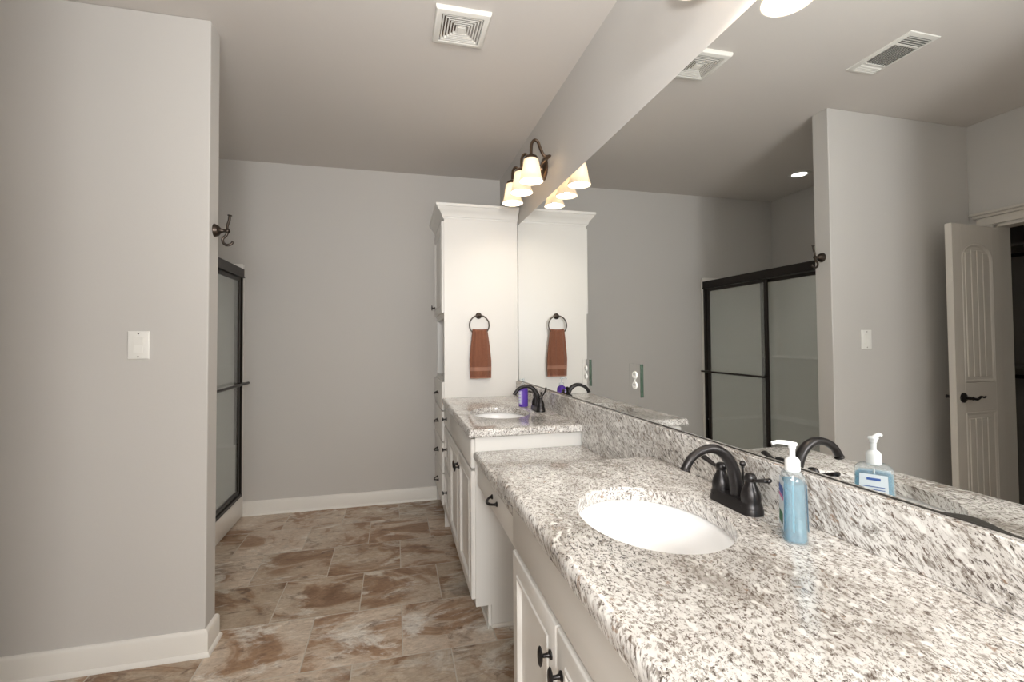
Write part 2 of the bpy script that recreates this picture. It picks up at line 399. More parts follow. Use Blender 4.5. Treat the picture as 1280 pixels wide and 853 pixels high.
# open closet door
dr = thing('door_1', (-2.80, 2.135, 0), None, None); dr['kind'] = 'structure'
DW, DT, DH = .468, .035, 2.012
def arch_poly(x0, x1, z0, z1, rise, n=14):
    p = [(x0, z0), (x1, z0), (x1, z1-rise)]
    if rise:
        cx, hw = (x0+x1)/2, (x1-x0)/2
        for i in range(1, n):
            a = PI*i/n; p.append((cx+hw*math.cos(a), z1-rise+rise*math.sin(a)))
    p.append((x0, z1-rise)); return p
def inset(poly, d):
    cx = sum(p[0] for p in poly)/len(poly); n = len(poly); out = []
    for i in range(n):
        a, b, c2 = Vector(poly[i-1]), Vector(poly[i]), Vector(poly[(i+1) % n])
        e1, e2 = (b-a).normalized(), (c2-b).normalized(); n1, n2 = Vector((-e1.y, e1.x)), Vector((-e2.y, e2.x))
        m = (n1+n2); m = m/max(m.length_squared, 1e-6)*2
        out.append(tuple(b+m*d))
    return out
def plank_panel(mb, poly, yf, sgn, x0, x1, z0, ztop):
    f = lambda pl, y: [(p[0], y, p[1]) for p in pl]
    mb.loops([f(poly, yf+sgn*.0), f(inset(poly, .006), yf+sgn*.006), f(inset(poly, .012), yf+sgn*.004), f(inset(poly, .022), yf-sgn*.004), f(inset(poly, .03), yf-sgn*.004)], cap1=True)
    n = 4
    for i in range(n):
        a = x0+.036+(x1-x0-.072)*i/n; b = x0+.036+(x1-x0-.072)*(i+1)/n
        c = ((a+b)/2-(x0+x1)/2)/((x1-x0)/2); zt = ztop(c)-.040
        mb.box(a+.003, b-.003, min(yf-sgn*.004, yf+sgn*.003), max(yf-sgn*.004, yf+sgn*.003), z0+.036, zt, .002)
slab = MB().box(0, DW, -DT+.006, -.006, .012, DH, 0)
X0, X1 = .085, DW-.085
for yf, s in ((-DT+.002, -1), (-.002, 1)):
    # stiles and rails around the two panels
    y0, y1 = (yf-.002, -DT+.008) if s < 0 else (-.008, yf+.002)
    slab.box(0, X0, y0, y1, .012, DH, .0015).box(X1, DW, y0, y1, .012, DH, .0015).box(X0, X1, y0, y1, .012, .235).box(X0, X1, y0, y1, .875, 1.05).box(X0, X1, y0, y1, 1.90, DH)
    L1 = arch_poly(X0, X1, 1.05, 1.90, .10); cx, hw = (X0+X1)/2, (X1-X0)/2
    for sd in (0, 1):
        tri = [(X0, 1.80)]+[(cx-hw*math.cos(PI*i/14/1), 1.80+.10*math.sin(PI*i/14)) for i in range(0, 8)]+[(X0, 1.90)] if sd == 0 else \
              [(X1, 1.80)]+[(cx+hw*math.cos(PI*i/14/1), 1.80+.10*math.sin(PI*i/14)) for i in range(0, 8)]+[(X1, 1.90)]
        slab.prism(tri[1:], y0, y1, 'y')
slab_o = slab.build('door_slab', 'door', None, smooth=30); slab_o.parent = dr
pm = MB()
for yf, s in ((-DT+.004, -1), (-.004, 1)):
    plank_panel(pm, arch_poly(X0, X1, 1.05, 1.90, .10), yf, s, X0, X1, 1.05, lambda c: 1.80+.10*math.sqrt(max(0, 1-c*c)))
    plank_panel(pm, arch_poly(X0, X1, .235, .875, 0), yf, s, X0, X1, .235, lambda c: .875)
pm_o = pm.build('door_panel', 'door', None, smooth=30); pm_o.parent = dr
h = MB()
for s, yy in ((-1, -DT), (1, 0)):
    h.lathe([(.030, 0), (.030, .006), (.022, .012), (.010, .016), (.010, .045), (.012, .048)], (DW-.062, yy, .965), (0, s, 0))
    h.tube(smooth_path([(DW-.062, yy+s*.045, .965), (DW-.10, yy+s*.050, .960), (DW-.135, yy+s*.048, .974), (DW-.170, yy+s*.046, .966), (DW-.182, yy+s*.046, .972)]), [.010]*8+[.008]*8+[.007]*8+[.006]*9, sq=.8)
h_o = h.build('door_handle', 'bronze', None); h_o.parent = dr
hg = MB()
for z in (.25, 1.05, 1.8): hg.lathe([(.006, -.045), (.006, .045)], (.0, -.02, z), (0, 0, 1), 10)
hg_o = hg.build('hinge', 'bronze', None); hg_o.parent = dr
dr.rotation_euler.z = math.radians(-4.5)

# closet fittings
for z, txt in ((2.0, 'upper dark closet shelf with rod behind the open door'), (1.09, 'lower dark closet shelf with rod behind the open door')):
    t = thing('closet_shelf', (-3.72, 1.95, z), txt, 'shelf')
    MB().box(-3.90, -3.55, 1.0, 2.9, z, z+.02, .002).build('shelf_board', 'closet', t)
    MB().tube([(-3.62, 1.0, z-.06), (-3.62, 2.9, z-.06)], .016).build('rod', 'bronze', t)

# ------------------------------------------------------------------ cabinets
KNOBN = [0]
def knob(parent, x, y, z, vertical=True):
    """oval knob on a round foot, pointing along -x"""
    k = MB(); k.lathe([(.0105, 0), (.0105, .003), (.006, .006), (.0045, .012), (.0045, .020), (.008, .023)], (x, y, z), (-1, 0, 0), 16)
    sy, sz = (.62, 1.15) if vertical else (1.15, .62)
    k.lathe([(.012, .0215), (.019, .024), (.020, .0265), (.016, .0295), (.006, .031), (0, .0312)], (x, y, z), (-1, 0, 0), 24, sx=sz, sy=sy)
    return k.build('knob', 'bronze', parent)
def arch_pull(parent, x, y, z, w=.043):
    """bowed pull with two flared feet, spanning along y"""
    k = MB(); k.tube(smooth_path([(x-.001, y-w, z), (x-.012, y-w+.003, z-.001), (x-.024, y-w*.55, z-.004), (x-.029, y, z-.006), (x-.024, y+w*.55, z-.004), (x-.012, y+w-.003, z-.001), (x-.001, y+w, z)], 6), [.0052]*6+[.0045]*6+[.0055]*12+[.0045]*6+[.0052]*7, 12)
    for s_ in (-1, 1): k.lathe([(.0095, 0), (.0095, .003), (.0055, .007)], (x, y+s_*w, z), (-1, 0, 0), 16)
    return k.build('pull', 'bronze', parent)
def front_panel(name, parent, y0, y1, z0, z1, xf, raised=True, t=.02):
    """cabinet front facing -x; its front face lies at xf"""
    mb = MB(); o = (xf+t, y0, z0); W, H = y1-y0, z1-z0
    if raised:
        st = [(0, 0), (0, t-.004), (.003, t-.001), (.006, t), (.050, t), (.054, t+.003), (.060, t+.003), (.066, t-.002), (.070, t-.009), (.074, t-.009)]
    else:
        st = [(0, 0), (0, t-.005), (.003, t-.002), (.008, t)]
    mb.panel(o, (0, 1, 0), (0, 0, 1), (-1, 0, 0), W, H, st)
    return mb.build(name, 'cab', parent, smooth=25)

ZC = .883   # underside of the raised stone tops
# far base cabinet under the small sink
fb = thing('vanity_cabinet', (-.27, 2.77, 0), 'white base cabinet with doors and three drawers under the far sink', 'cabinet')
XF = -.535
m = MB()
for ya, yb in ((2.152, 2.170), (3.362, 3.380)):
    m.prism([(-.004, .0), (-.004, ZC), (XF, ZC), (XF, .105), (-.462, .105), (-.462, .0)], ya, yb, 'y')
m.box(XF, -.004, 2.17, 3.362, .105, .12).box(-.475, -.460, 2.17, 3.362, 0, .105)
m.box(XF, XF+.018, 2.1701, 2.19, .12, ZC-.001).box(XF, XF+.018, 3.01, 3.045, .12, ZC-.001).box(XF, XF+.018, 3.35, 3.3619, .12, ZC-.001)
for z in (.12, .715, .86): m.box(XF, XF+.018, 2.19, 3.35, z-.015, z+.02)
for z in (.435,): m.box(XF, XF+.018, 3.045, 3.35, z-.01, z+.01)
m.build('carcass', 'cab', fb, smooth=30)
MB().box(-.462, -.05, 2.140, 2.152, 0, .020, .004).box(-.482, -.476, 2.145, 3.36, 0, .018, .002).build('shoe_molding', 'white', fb)
d = front_panel('false_front', fb, 2.165, 3.015, .735, .868, -.555, False)
for ya, yb, ky in ((2.165, 2.585, 2.555), (2.595, 3.015, 2.625)):
    d = front_panel('door', fb, ya, yb, .135, .722, -.555); knob(d, -.555, ky, .640)
for za, zb, kz in ((.735, .868, .795), (.455, .722, .59), (.135, .443, .30)):
    d = front_panel('drawer', fb, 3.03, 3.368, za, zb, -.555, zb-za > .2); knob(d, -.555, 3.20, kz, False)

# near base cabinet
nb = thing('vanity_cabinet', (-.28, .85, 0), 'white base cabinet with two doors under the near sink, cut by the frame', 'cabinet')
m = MB()
for ya, yb in ((.18, .198), (1.372, 1.390)):
    m.prism([(-.004, .0), (-.004, ZC), (XF, ZC), (XF, .105), (-.462, .105), (-.462, .0)], ya, yb, 'y')
m.box(XF, -.004, .198, 1.372, .105, .12).box(-.475, -.460, .198, 1.372, 0, .105)
m.box(XF, XF+.018, .1981, .22, .12, ZC-.001).box(XF, XF+.018, 1.35, 1.3719, .12, ZC-.001).box(XF, XF+.018, .56, .60, .12, ZC-.001)
for z in (.12, .705, .86): m.box(XF, XF+.018, .22, 1.35, z-.015, z+.02)
m.build('carcass', 'cab', nb, smooth=30)
front_panel('false_front', nb, .20, 1.372, .715, .858, -.555, False)
for ya, yb, ky in ((.987, 1.372, 1.018), (.597, .979, .948), (.20, .59, .56)):
    d = front_panel('door', nb, ya, yb, .135, .700, -.555); knob(d, -.555, ky, .618)

# drawer unit over the knee space
kn = thing('apron_drawer', (-.27, 1.77, .66), 'white shallow drawer unit bridging the knee space between the base cabinets', 'drawer')
MB().box(-.51, -.49, 1.392, 2.150, .66, .780).box(-.49, -.03, 1.392, 1.41, .66, .780).box(-.49, -.03, 2.132, 2.150, .66, .780).box(-.49, -.03, 1.41, 2.132, .66, .67).build('carcass', 'cab', kn, smooth=0)
d = front_panel('drawer', kn, 1.405, 2.135, .665, .772, -.530, False); arch_pull(d, -.530, 1.745, .722)

# tall linen cabinet
tl = thing('linen_cabinet', (-.27, 3.69, 0), 'tall white linen cabinet with crown moulding beside the back wall', 'cabinet')
TX, TY0, TY1, TZ = -.550, 3.384, 4.000, 2.235
m = MB()
m.box(TX, -.002, TY0, TY0+.018, 0, TZ).box(TX, -.002, TY1-.018, TY1, 0, TZ).box(-.02, -.003, TY0+.018, TY1-.018, .1, TZ-.001)
for z in (.105, 1.045, 1.515, TZ-.02): m.box(TX+.01, -.02, TY0+.018, TY1-.018, z-.01, z+.01)
for ya, yb in ((TY0+.0181, TY0+.04), (TY1-.04, TY1-.0181)): m.box(TX, TX+.018, ya, yb, .10, TZ-.001)
for z0, z1 in ((.10, .15), (1.02, 1.062), (1.49, 1.535), (2.19, TZ)): m.box(TX, TX+.018, TY0+.04, TY1-.04, z0, z1)
m.box(-.48, -.46, TY0+.018, TY1-.018, 0, .105)
m.build('carcass', 'cab', tl, smooth=30)
d = front_panel('door', tl, TY0+.012, TY1-.012, 1.530, 2.195, TX-.02); knob(d, TX-.02, 3.93, 1.60)
for i, (za, zb) in enumerate(((.828, 1.028), (.605, .818), (.382, .595), (.155, .372))):
    d = front_panel('drawer', tl, TY0+.012, TY1-.012, za, zb, TX-.02, False); arch_pull(d, TX-.02, 3.69, (za+zb)/2)
prof = [(0, 2.212), (.007, 2.212), (.010, 2.222), (.016, 2.226), (.020, 2.240), (.034, 2.262), (.048, 2.276), (.054, 2.290), (.060, 2.292), (.062, 2.310), (0, 2.310)]
path = [((-.002, TY0), (0, -1)), ((TX, TY0), (-1, -1)), ((TX, TY1), (-1, 0))]
MB().loops([[(p[0]+n[0]*a, p[1]+n[1]*a, z) for a, z in prof] for p, n in path], cap0=True, cap1=True).build('crown', 'cab', tl, smooth=30)

# ------------------------------------------------------------------ stone tops
def rounded(poly, radii, n=10):
    out = []; N_ = len(poly)
    for i in range(N_):
        r = radii[i]; b = Vector(poly[i])
        if r <= 0: out.append(tuple(b)); continue
        a, c2 = Vector(poly[i-1]), Vector(poly[(i+1) % N_]); e1, e2 = (a-b).normalized(), (c2-b).normalized()
        ang = e1.angle(e2); dd = r/math.tan(ang/2); ctr = b+(e1+e2).normalized()*(r/math.sin(ang/2))
        p0, p1 = b+e1*dd, b+e2*dd; a0 = math.atan2((p0-ctr).y, (p0-ctr).x); a1 = math.atan2((p1-ctr).y, (p1-ctr).x)
        while a1-a0 > PI: a1 -= 2*PI
        while a1-a0 < -PI: a1 += 2*PI
        for k in range(n+1):
            q = a0+(a1-a0)*k/n; out.append((ctr.x+r*math.cos(q), ctr.y+r*math.sin(q)))
    return out
def stone_top(name, poly, z0, z1, hole=None, label=None, er=.016):
    """poly counter-clockwise; rounded nose, optional elliptical cut-out"""
    b = bmesh.new(); H = z1-z0
    prof = [(0.0, z0+.004), (0.0, z1-er)]+[(er-er*math.cos(PI/2*k/5), z1-er+er*math.sin(PI/2*k/5)) for k in range(1, 6)]
    prof = [(.004, z0)]+prof
    loops = [[b.verts.new((*p, z)) for p in inset(poly, ins)] for ins, z in prof]
    n = len(poly)
    for A, B in zip(loops, loops[1:]):
        for i in range(n): b.faces.new((A[i], A[(i+1) % n], B[(i+1) % n], B[i]))
    if hole:
        cx, cy, ra, rb = hole; S = 72
        hp = [(.004, z1), (.0012, z1-.0012), (0, z1-.004), (0, z0)]
        hl = [[b.verts.new((cx+(ra+o)*math.cos(2*PI*i/S), cy+(rb+o)*math.sin(2*PI*i/S), z)) for i in range(S)] for o, z in hp]
        for A, B in zip(hl, hl[1:]):
            for i in range(S): b.faces.new((A[i], A[(i+1) % S], B[(i+1) % S], B[i]))
    def fill(outer, inner):
        ed = [b.edges.get((outer[i], outer[(i+1) % len(outer)])) for i in range(len(outer))]
        if inner: ed += [b.edges.get((inner[i], inner[(i+1) % len(inner)])) for i in range(len(inner))]
        bmesh.ops.triangle_fill(b, edges=ed, use_beauty=True)
    fill(loops[-1], hl[0] if hole else None); fill(loops[0], hl[-1] if hole else None)
    mb = MB(); mb.b.free(); mb.b = b
    return mb.build(name, 'granite', None, label, 30, 'countertop', None)
BX = -.020
stone_top('countertop', rounded([(-.002, 2.118), (-.002, 3.382), (-.569, 3.382), (-.569, 2.118)], [0, 0, 0, .012]), ZC, .918, (-.318, 2.61, .165, .212), 'speckled granite countertop around the far oval sink')
stone_top('countertop', rounded([(-.002, .15), (-.002, 1.492), (-.594, 1.492), (-.594, .15)], [0, 0, .10, .01]), ZC, .918, (-.318, .989, .162, .205), 'large granite countertop around the near oval sink, with rounded front corner')
stone_top('countertop', rounded([(-.002, 1.395), (-.002, 2.149), (-.545, 2.149), (-.545, 1.395)], [0, 0, 0, 0]), .782, .816, None, 'lower granite countertop over the knee space')
# backsplash, stepped along its foot
bp = [(.15, .919), (1.494, .919), (1.494, .817), (2.116, .817), (2.116, .919), (3.382, .919), (3.382, 1.026), (.15, 1.026)]
b = MB(); b.loops([[(.0055, y, z) for y, z in bp], [(BX+.002, y, z) for y, z in bp], [(BX, y, z-(.002 if z > 1 else 0)) for y, z in bp]], cap0=True, cap1=True)
bs = b.build('backsplash', 'granite', None, 'long speckled granite backsplash below the mirror', 30, 'backsplash')

# ------------------------------------------------------------------ sinks
def sink(cy, ra, rb, label):
    t = thing('sink', (-.318, cy, .75), label, 'sink', None); S = 56; zt = ZC-.001
    prof = [(1.10, 0), (1.03, -.0005), (1.0, -.004), (.985, -.02), (.95, -.06), (.86, -.10), (.68, -.130), (.42, -.146), (.16, -.152), (.13, -.153)]
    outer = [(.13, -.165), (.45, -.158), (.72, -.142), (.92, -.106), (1.0, -.06), (1.04, -.014), (1.10, -.010)]
    L = [[(-.318+ra*s*math.cos(2*PI*i/S), cy+rb*s*math.sin(2*PI*i/S), zt+z) for i in range(S)] for s, z in prof+outer+[prof[0]]]
    MB().loops(L).build('basin', 'porcelain', t, smooth=60)
    MB().lathe([(.0, -.150), (.012, -.150), (.020, -.1495), (.024, -.152), (.022, -.170), (0, -.170)], (-.318, cy, zt), (0, 0, 1)).build('drain', 'chrome', t)
    return t
sink(.989, .168, .211, 'oval white undermount sink in the near countertop')
sink(2.61, .171, .218, 'oval white undermount sink in the far countertop')

# ------------------------------------------------------------------ faucets
def faucet(cy, label, near_lever):
    t = thing('faucet', (-.090, cy, .918), label, 'faucet', None); z0 = .9185; x0 = -.090
    def stad(w, l, z, n=12):
        out = []
        for i in range(2*n):
            a = 2*PI*i/(2*n)+PI/(2*n); out.append((x0+w*math.cos(a), cy+math.copysign(l-w, math.sin(a))+w*math.sin(a), z))
        return out
    MB().loops([stad(.0275, .078, z0), stad(.0275, .078, z0+.010), stad(.0255, .076, z0+.014), stad(.0245, .075, z0+.022), stad(.021, .0715, z0+.027), stad(.012, .06, z0+.028)], cap0=True, cap1=True).build('base_plate', 'bronze', t)
    sp = smooth_path([(x0+.004, cy, z0+.020), (x0+.002, cy, z0+.055), (x0-.008, cy, z0+.095), (x0-.028, cy, z0+.125), (x0-.058, cy, z0+.141), (x0-.090, cy, z0+.139), (x0-.118, cy, z0+.125), (x0-.135, cy, z0+.104), (x0-.139, cy, z0+.094)], 6)
    n = len(sp); rr = [.0175-.0075*min(1, (i/n)*1.7) for i in range(n)]
    rr[-1] = .0118; rr[-2] = .0122; rr[-3] = .0122; rr[-4] = .0115
    MB().tube(sp, rr, 18).build('spout', 'bronze', t)
    for s in (-1, 1):
        hy = cy+s*.0508
        h = MB().lathe([(.0255, .0), (.0255, .008), (.0235, .011), (.0215, .018), (.0225, .023), (.0215, .034), (.0170, .048), (.0125, .056), (.0110, .064), (.0135, .068), (.0135, .074), (.0095, .081), (.0, .083)], (x0, hy, z0+.010), (0, 0, 1), 24).build('handle', 'bronze', t)
        if s < 0 and near_lever == 'up':
            lp = [(x0, hy, z0+.082), (x0+.012, hy-.008, z0+.094), (x0+.022, hy-.018, z0+.116), (x0+.026, hy-.024, z0+.140)]
        elif s > 0 and near_lever == 'up':
            lp = [(x0, hy, z0+.082), (x0+.004, hy+.020, z0+.088), (x0-.012, hy+.044, z0+.098), (x0-.022, hy+.062, z0+.100)]
        else:
            lp = [(x0, hy, z0+.082), (x0-.002, hy+s*.018, z0+.080), (x0-.004, hy+s*.040, z0+.086), (x0-.006, hy+s*.064, z0+.093)]
        q = smooth_path(lp, 6); m_ = len(q)
        MB().tube(q, [.005+.0062*(i/m_)**1.3 if i < m_-1 else .003 for i in range(m_)], 12, sq=.55).build('lever', 'bronze', h)
    MB().tube([(x0+.022, cy, z0+.015), (x0+.022, cy, z0+.095)], .0028, 8).sphere((x0+.022, cy, z0+.100), .0075).build('lift_rod', 'bronze', t)
    return t
faucet(.985, 'dark bronze two-handle faucet behind the near sink', 'side')
faucet(2.61, 'dark bronze two-handle faucet behind the far sink', 'up')

# ------------------------------------------------------------------ bottles
def flat_bottle():
    t = thing('soap_bottle', (-.106, .797, .918), 'flat clear bottle of blue gel with white pump beside the near faucet', 'bottle')
    B = Vector((-.106, .797, .9185)); nrm = Vector((1.0, -.72, 0)).normalized(); w_ = Vector((-nrm.y, nrm.x, 0))
    def ring(hw, ht, z, n=32, e=.5):
        out = []
        for i in range(n):
            a = 2*PI*i/n; cx_, sy_ = math.cos(a), math.sin(a)
            out.append(B+w_*(math.copysign(abs(cx_)**e, cx_)*hw)+nrm*(math.copysign(abs(sy_)**e, sy_)*ht)+Vector((0, 0, z)))
        return out
    shell = [(.037, .019, 0), (.040, .022, .003), (.040, .022, .010), (.037, .021, .060), (.0345, .020, .112), (.0335, .0195, .126), (.031, .018, .130), (.024, .015, .135), (.013, .012, .138)]
    MB().loops([ring(a, b, z) for a, b, z in shell], cap0=True, cap1=True).build('bottle_body', 'clear', t, label='clear plastic shell')
    liq = [(.035, .0175, .003), (.0375, .020, .006), (.0375, .020, .012), (.0347, .0187, .060), (.0325, .018, .112), (.0320, .0175, .1145)]
    MB().loops([ring(a, b, z) for a, b, z in liq], cap0=True, cap1=True).build('blue_gel', 'blue_liquid', t, label='translucent light blue gel')
    def flat(hw0, hw1, za, zb, side, off, mname, name, parent=None):
        L = []
        for z, hw in ((za, hw0), (zb, hw1)):
            ht = .0222-.0022*(z/.110)+off
            L.append([B+w_*(-hw+2*hw*i/6)+nrm*side*(ht)+Vector((0, 0, z)) for i in range(7)])
        m_ = MB(); m_.loops(L, close=False)
        m_.loops([[p-nrm*side*.0004 for p in l] for l in L], close=False)
        return m_.build(name, mname, parent or t, smooth=0)
    lb = flat(.027, .024, .022, .116, 1, .0006, 'label_white', 'back_label')
    for k in range(7): flat(.019, .019, .054+k*.006, .0555+k*.006, 1, .0012, 'label_blue', 'print_line', lb)
    flat(.012, .012, .104, .109, 1, .0012, 'label_blue', 'print_line', lb)
    lf = flat(.030, .028, .020, .118, -1, .0006, 'label_white', 'front_label')
    flat(.026, .024, .088, .104, -1, .0012, 'label_blue', 'blue_print', lf); flat(.024, .024, .080, .086, -1, .0012, 'label_pink', 'pink_print', lf); flat(.020, .020, .030, .052, -1, .0012, 'label_green', 'leaf_print', lf)
    P = MB(); P.lathe([(.0125, .134), (.0140, .136), (.0140, .156), (.0120, .160), (.009, .163), (.0055, .165), (.0055, .180), (.007, .182), (.007, .188)], B, (0, 0, 1), 24)
    P.lathe([(.009, .187), (.010, .190), (.009, .193), (.003, .1945)], B, (0, 0, 1), 20)
    dv = Vector((-.75, .25, 0)).normalized(); q = [B+Vector((0, 0, .190))+dv*a+Vector((0, 0, zz)) for a, zz in ((0, 0), (.015, .003), (.030, .004), (.040, .001))]
    P.tube(q, [.005, .0045, .0038, .0035], 12); P.tube([B+Vector((0, 0, .01)), B+Vector((0, 0, .125))], .002, 8)
    P.build('pump', 'pump', t)
flat_bottle()
t = thing('soap_bottle', (-.125, 2.80, .918), 'round bottle of purple soap with clear pump behind the far faucet', 'bottle'); B = (-.125, 2.80, .9185)
MB().lathe([(.026, 0), (.0285, .003), (.0285, .095), (.027, .108), (.020, .116), (.013, .120), (.013, .124)], B).build('bottle_body', 'purple_liquid', t, label='translucent purple plastic')
m = MB(); L = [[(B[0]+.0290*math.cos(a), B[1]+.0290*math.sin(a), B[2]+z) for a in [PI*(.93)+PI*.42*i/10 for i in range(11)]] for z in (.015, .098)]
m.loops(L, close=False); lb = m.build('wrap_label', 'label_lilac', t)
for k, (za, zb) in enumerate(((.022, .034), (.040, .052), (.058, .072), (.078, .090))):
    m = MB(); m.loops([[(B[0]+.0294*math.cos(a), B[1]+.0294*math.sin(a), B[2]+z) for a in [PI*1.02+PI*.22*i/6 for i in range(7)]] for z in (za, zb)], close=False); m.build('print_block', 'label_white', lb)
MB().lathe([(.015, .120), (.016, .122), (.016, .136), (.010, .141), (.0045, .143), (.0045, .160), (.009, .162), (.009, .170), (.002, .172)], B, (0, 0, 1), 20).tube([(B[0], B[1], B[2]+.166), (B[0]-.02, B[1]-.012, B[2]+.168), (B[0]-.03, B[1]-.018, B[2]+.163)], .0045, 10).build('pump', 'clear', t)

# ------------------------------------------------------------------ mirror and outlets
mr = thing('wall_mirror', (.003, 1.9, 1.027), 'huge frameless mirror on the wall above the backsplash', 'mirror')
MY0 = .36
MB().box(0, .0055, MY0, 3.381, 1.029, 2.187).build('mirror_glass', 'mirror', mr, smooth=0)
MB().box(-.0012, .0055, MY0, 3.381, 1.0265, 1.0295).build('bottom_channel', 'mirror_edge', mr, smooth=0)
bl = [(.606, 1.0296), (.500, 1.0296), (.512, 1.031), (.530, 1.0350), (.548, 1.038), (.566, 1.0370), (.580, 1.034), (.594, 1.031)]
MB().prism(bl, -.0006, .0002, 'x').build('edge_blemish', 'mirror_edge', mr, 'dark corroded patch of the silvering', smooth=0)
def outlet(y, label):
    t = thing('outlet', (0, y, 1.17), label, 'outlet', None); H = .062; W = .040
    MB().box(-.0065, -.0002, y-W, y+W, 1.17-H, 1.17+H).build('glass_plate', 'mirror', t, smooth=0)
    g = MB()
    g.box(-.0067, -.0001, y-W-.0012, y-W, 1.17-H, 1.17+H); g.build('plate_edge', 'green', t, 'dark green cut glass edge', smooth=0)
    g = MB(); g.box(-.0067, -.0001, y+W, y+W+.0008, 1.17-H, 1.17+H); g.build('plate_edge', 'slot', t, smooth=0)
    for dz in (.0195, -.0195):
        r = MB().lathe([(.0170, .0060), (.0170, .0085), (.0160, .0095), (.0, .0095)], (0, y, 1.17+dz), (-1, 0, 0), 24, sx=.84).build('receptacle', 'plastic', t)
        MB().box(-.0100, -.0094, y-.0075, y-.0055, 1.17+dz-.002, 1.17+dz+.007).box(-.0100, -.0094, y+.0050, y+.0070, 1.17+dz-.001, 1.17+dz+.006).lathe([(.0025, .0094), (.0025, .0100)], (0, y, 1.17+dz-.008), (-1, 0, 0), 10).build('slot', 'slot', r, smooth=0)
    MB().lathe([(.003, .006), (.003, .0085), (0, .009)], (0, y, 1.17), (-1, 0, 0), 12).build('screw', 'plastic', t)
outlet(1.624, 'mirror-plated wall outlet nearer the camera, left of centre on the mirror')
outlet(2.098, 'mirror-plated wall outlet farther away, close to the far faucet')

# ------------------------------------------------------------------ light switch
t = thing('light_switch', (-1.933, YW, 1.316), 'white rocker light switch on the grey partition wall', 'light switch')
SX, SZ = -1.933, 1.316
m = MB(); m.panel((SX-.039, YW, SZ-.0585), (1, 0, 0), (0, 0, 1), (0, -1, 0), .078, .117, [(0, 0), (0, .003), (.002, .0055), (.005, .0065)]); m.build('cover_plate', 'plastic', t, smooth=25)
m = MB(); m.prism([(YW-.0065, SZ-.033), (YW-.0095, SZ-.033), (YW-.0070, SZ), (YW-.0110, SZ+.033), (YW-.0065, SZ+.033)], SX-.0165, SX+.0165, 'x'); m.build('rocker', 'plastic', t, smooth=0)
MB().box(SX-.018, SX+.018, YW-.0068, YW-.0064, SZ-.0345, SZ+.0345).build('rocker_gap', 'vent', t, smooth=0)
for z in (-.048, .048): MB().lathe([(.003, .006), (.003, .0072), (0, .0076)], (SX, YW, SZ+z), (0, -1, 0), 12).build('screw', 'gunmetal', t)

# ------------------------------------------------------------------ robe hook on the partition end
HX, HY, HZ = XE, 2.340, 1.826
t = thing('robe_hook', (HX, HY, HZ), 'dark bronze double robe hook on the end of the partition', 'hook')
MB().lathe([(.029, 0), (.029, .005), (.025, .011), (.024, .016), (.015, .023), (.010, .028), (.0075, .038), (.008, .046)], (HX, HY, HZ), (1, 0, 0), 28).build('wall_plate', 'gunmetal', t)
MB().sphere((HX+.052, HY, HZ), .0115).build('ball', 'gunmetal', t)
MB().tube(smooth_path([(HX+.052, HY, HZ+.005), (HX+.051, HY+.002, HZ+.024), (HX+.057, HY+.004, HZ+.046), (HX+.059, HY+.005, HZ+.068)], 6), .006, 12).lathe([(.004, 0), (.010, .004), (.009, .007), (.0, .009)], (HX+.059, HY+.005, HZ+.067), (.1, 0, 1), 16).build('upper_arm', 'gunmetal', t)
MB().tube(smooth_path([(HX+.052, HY, HZ-.008), (HX+.046, HY, HZ-.022), (HX+.034, HY, HZ-.036), (HX+.036, HY, HZ-.054), (HX+.050, HY, HZ-.064), (HX+.067, HY+.002, HZ-.058), (HX+.074, HY+.004, HZ-.046)], 6), [.006]*37, 12).build('lower_hook', 'gunmetal', t)

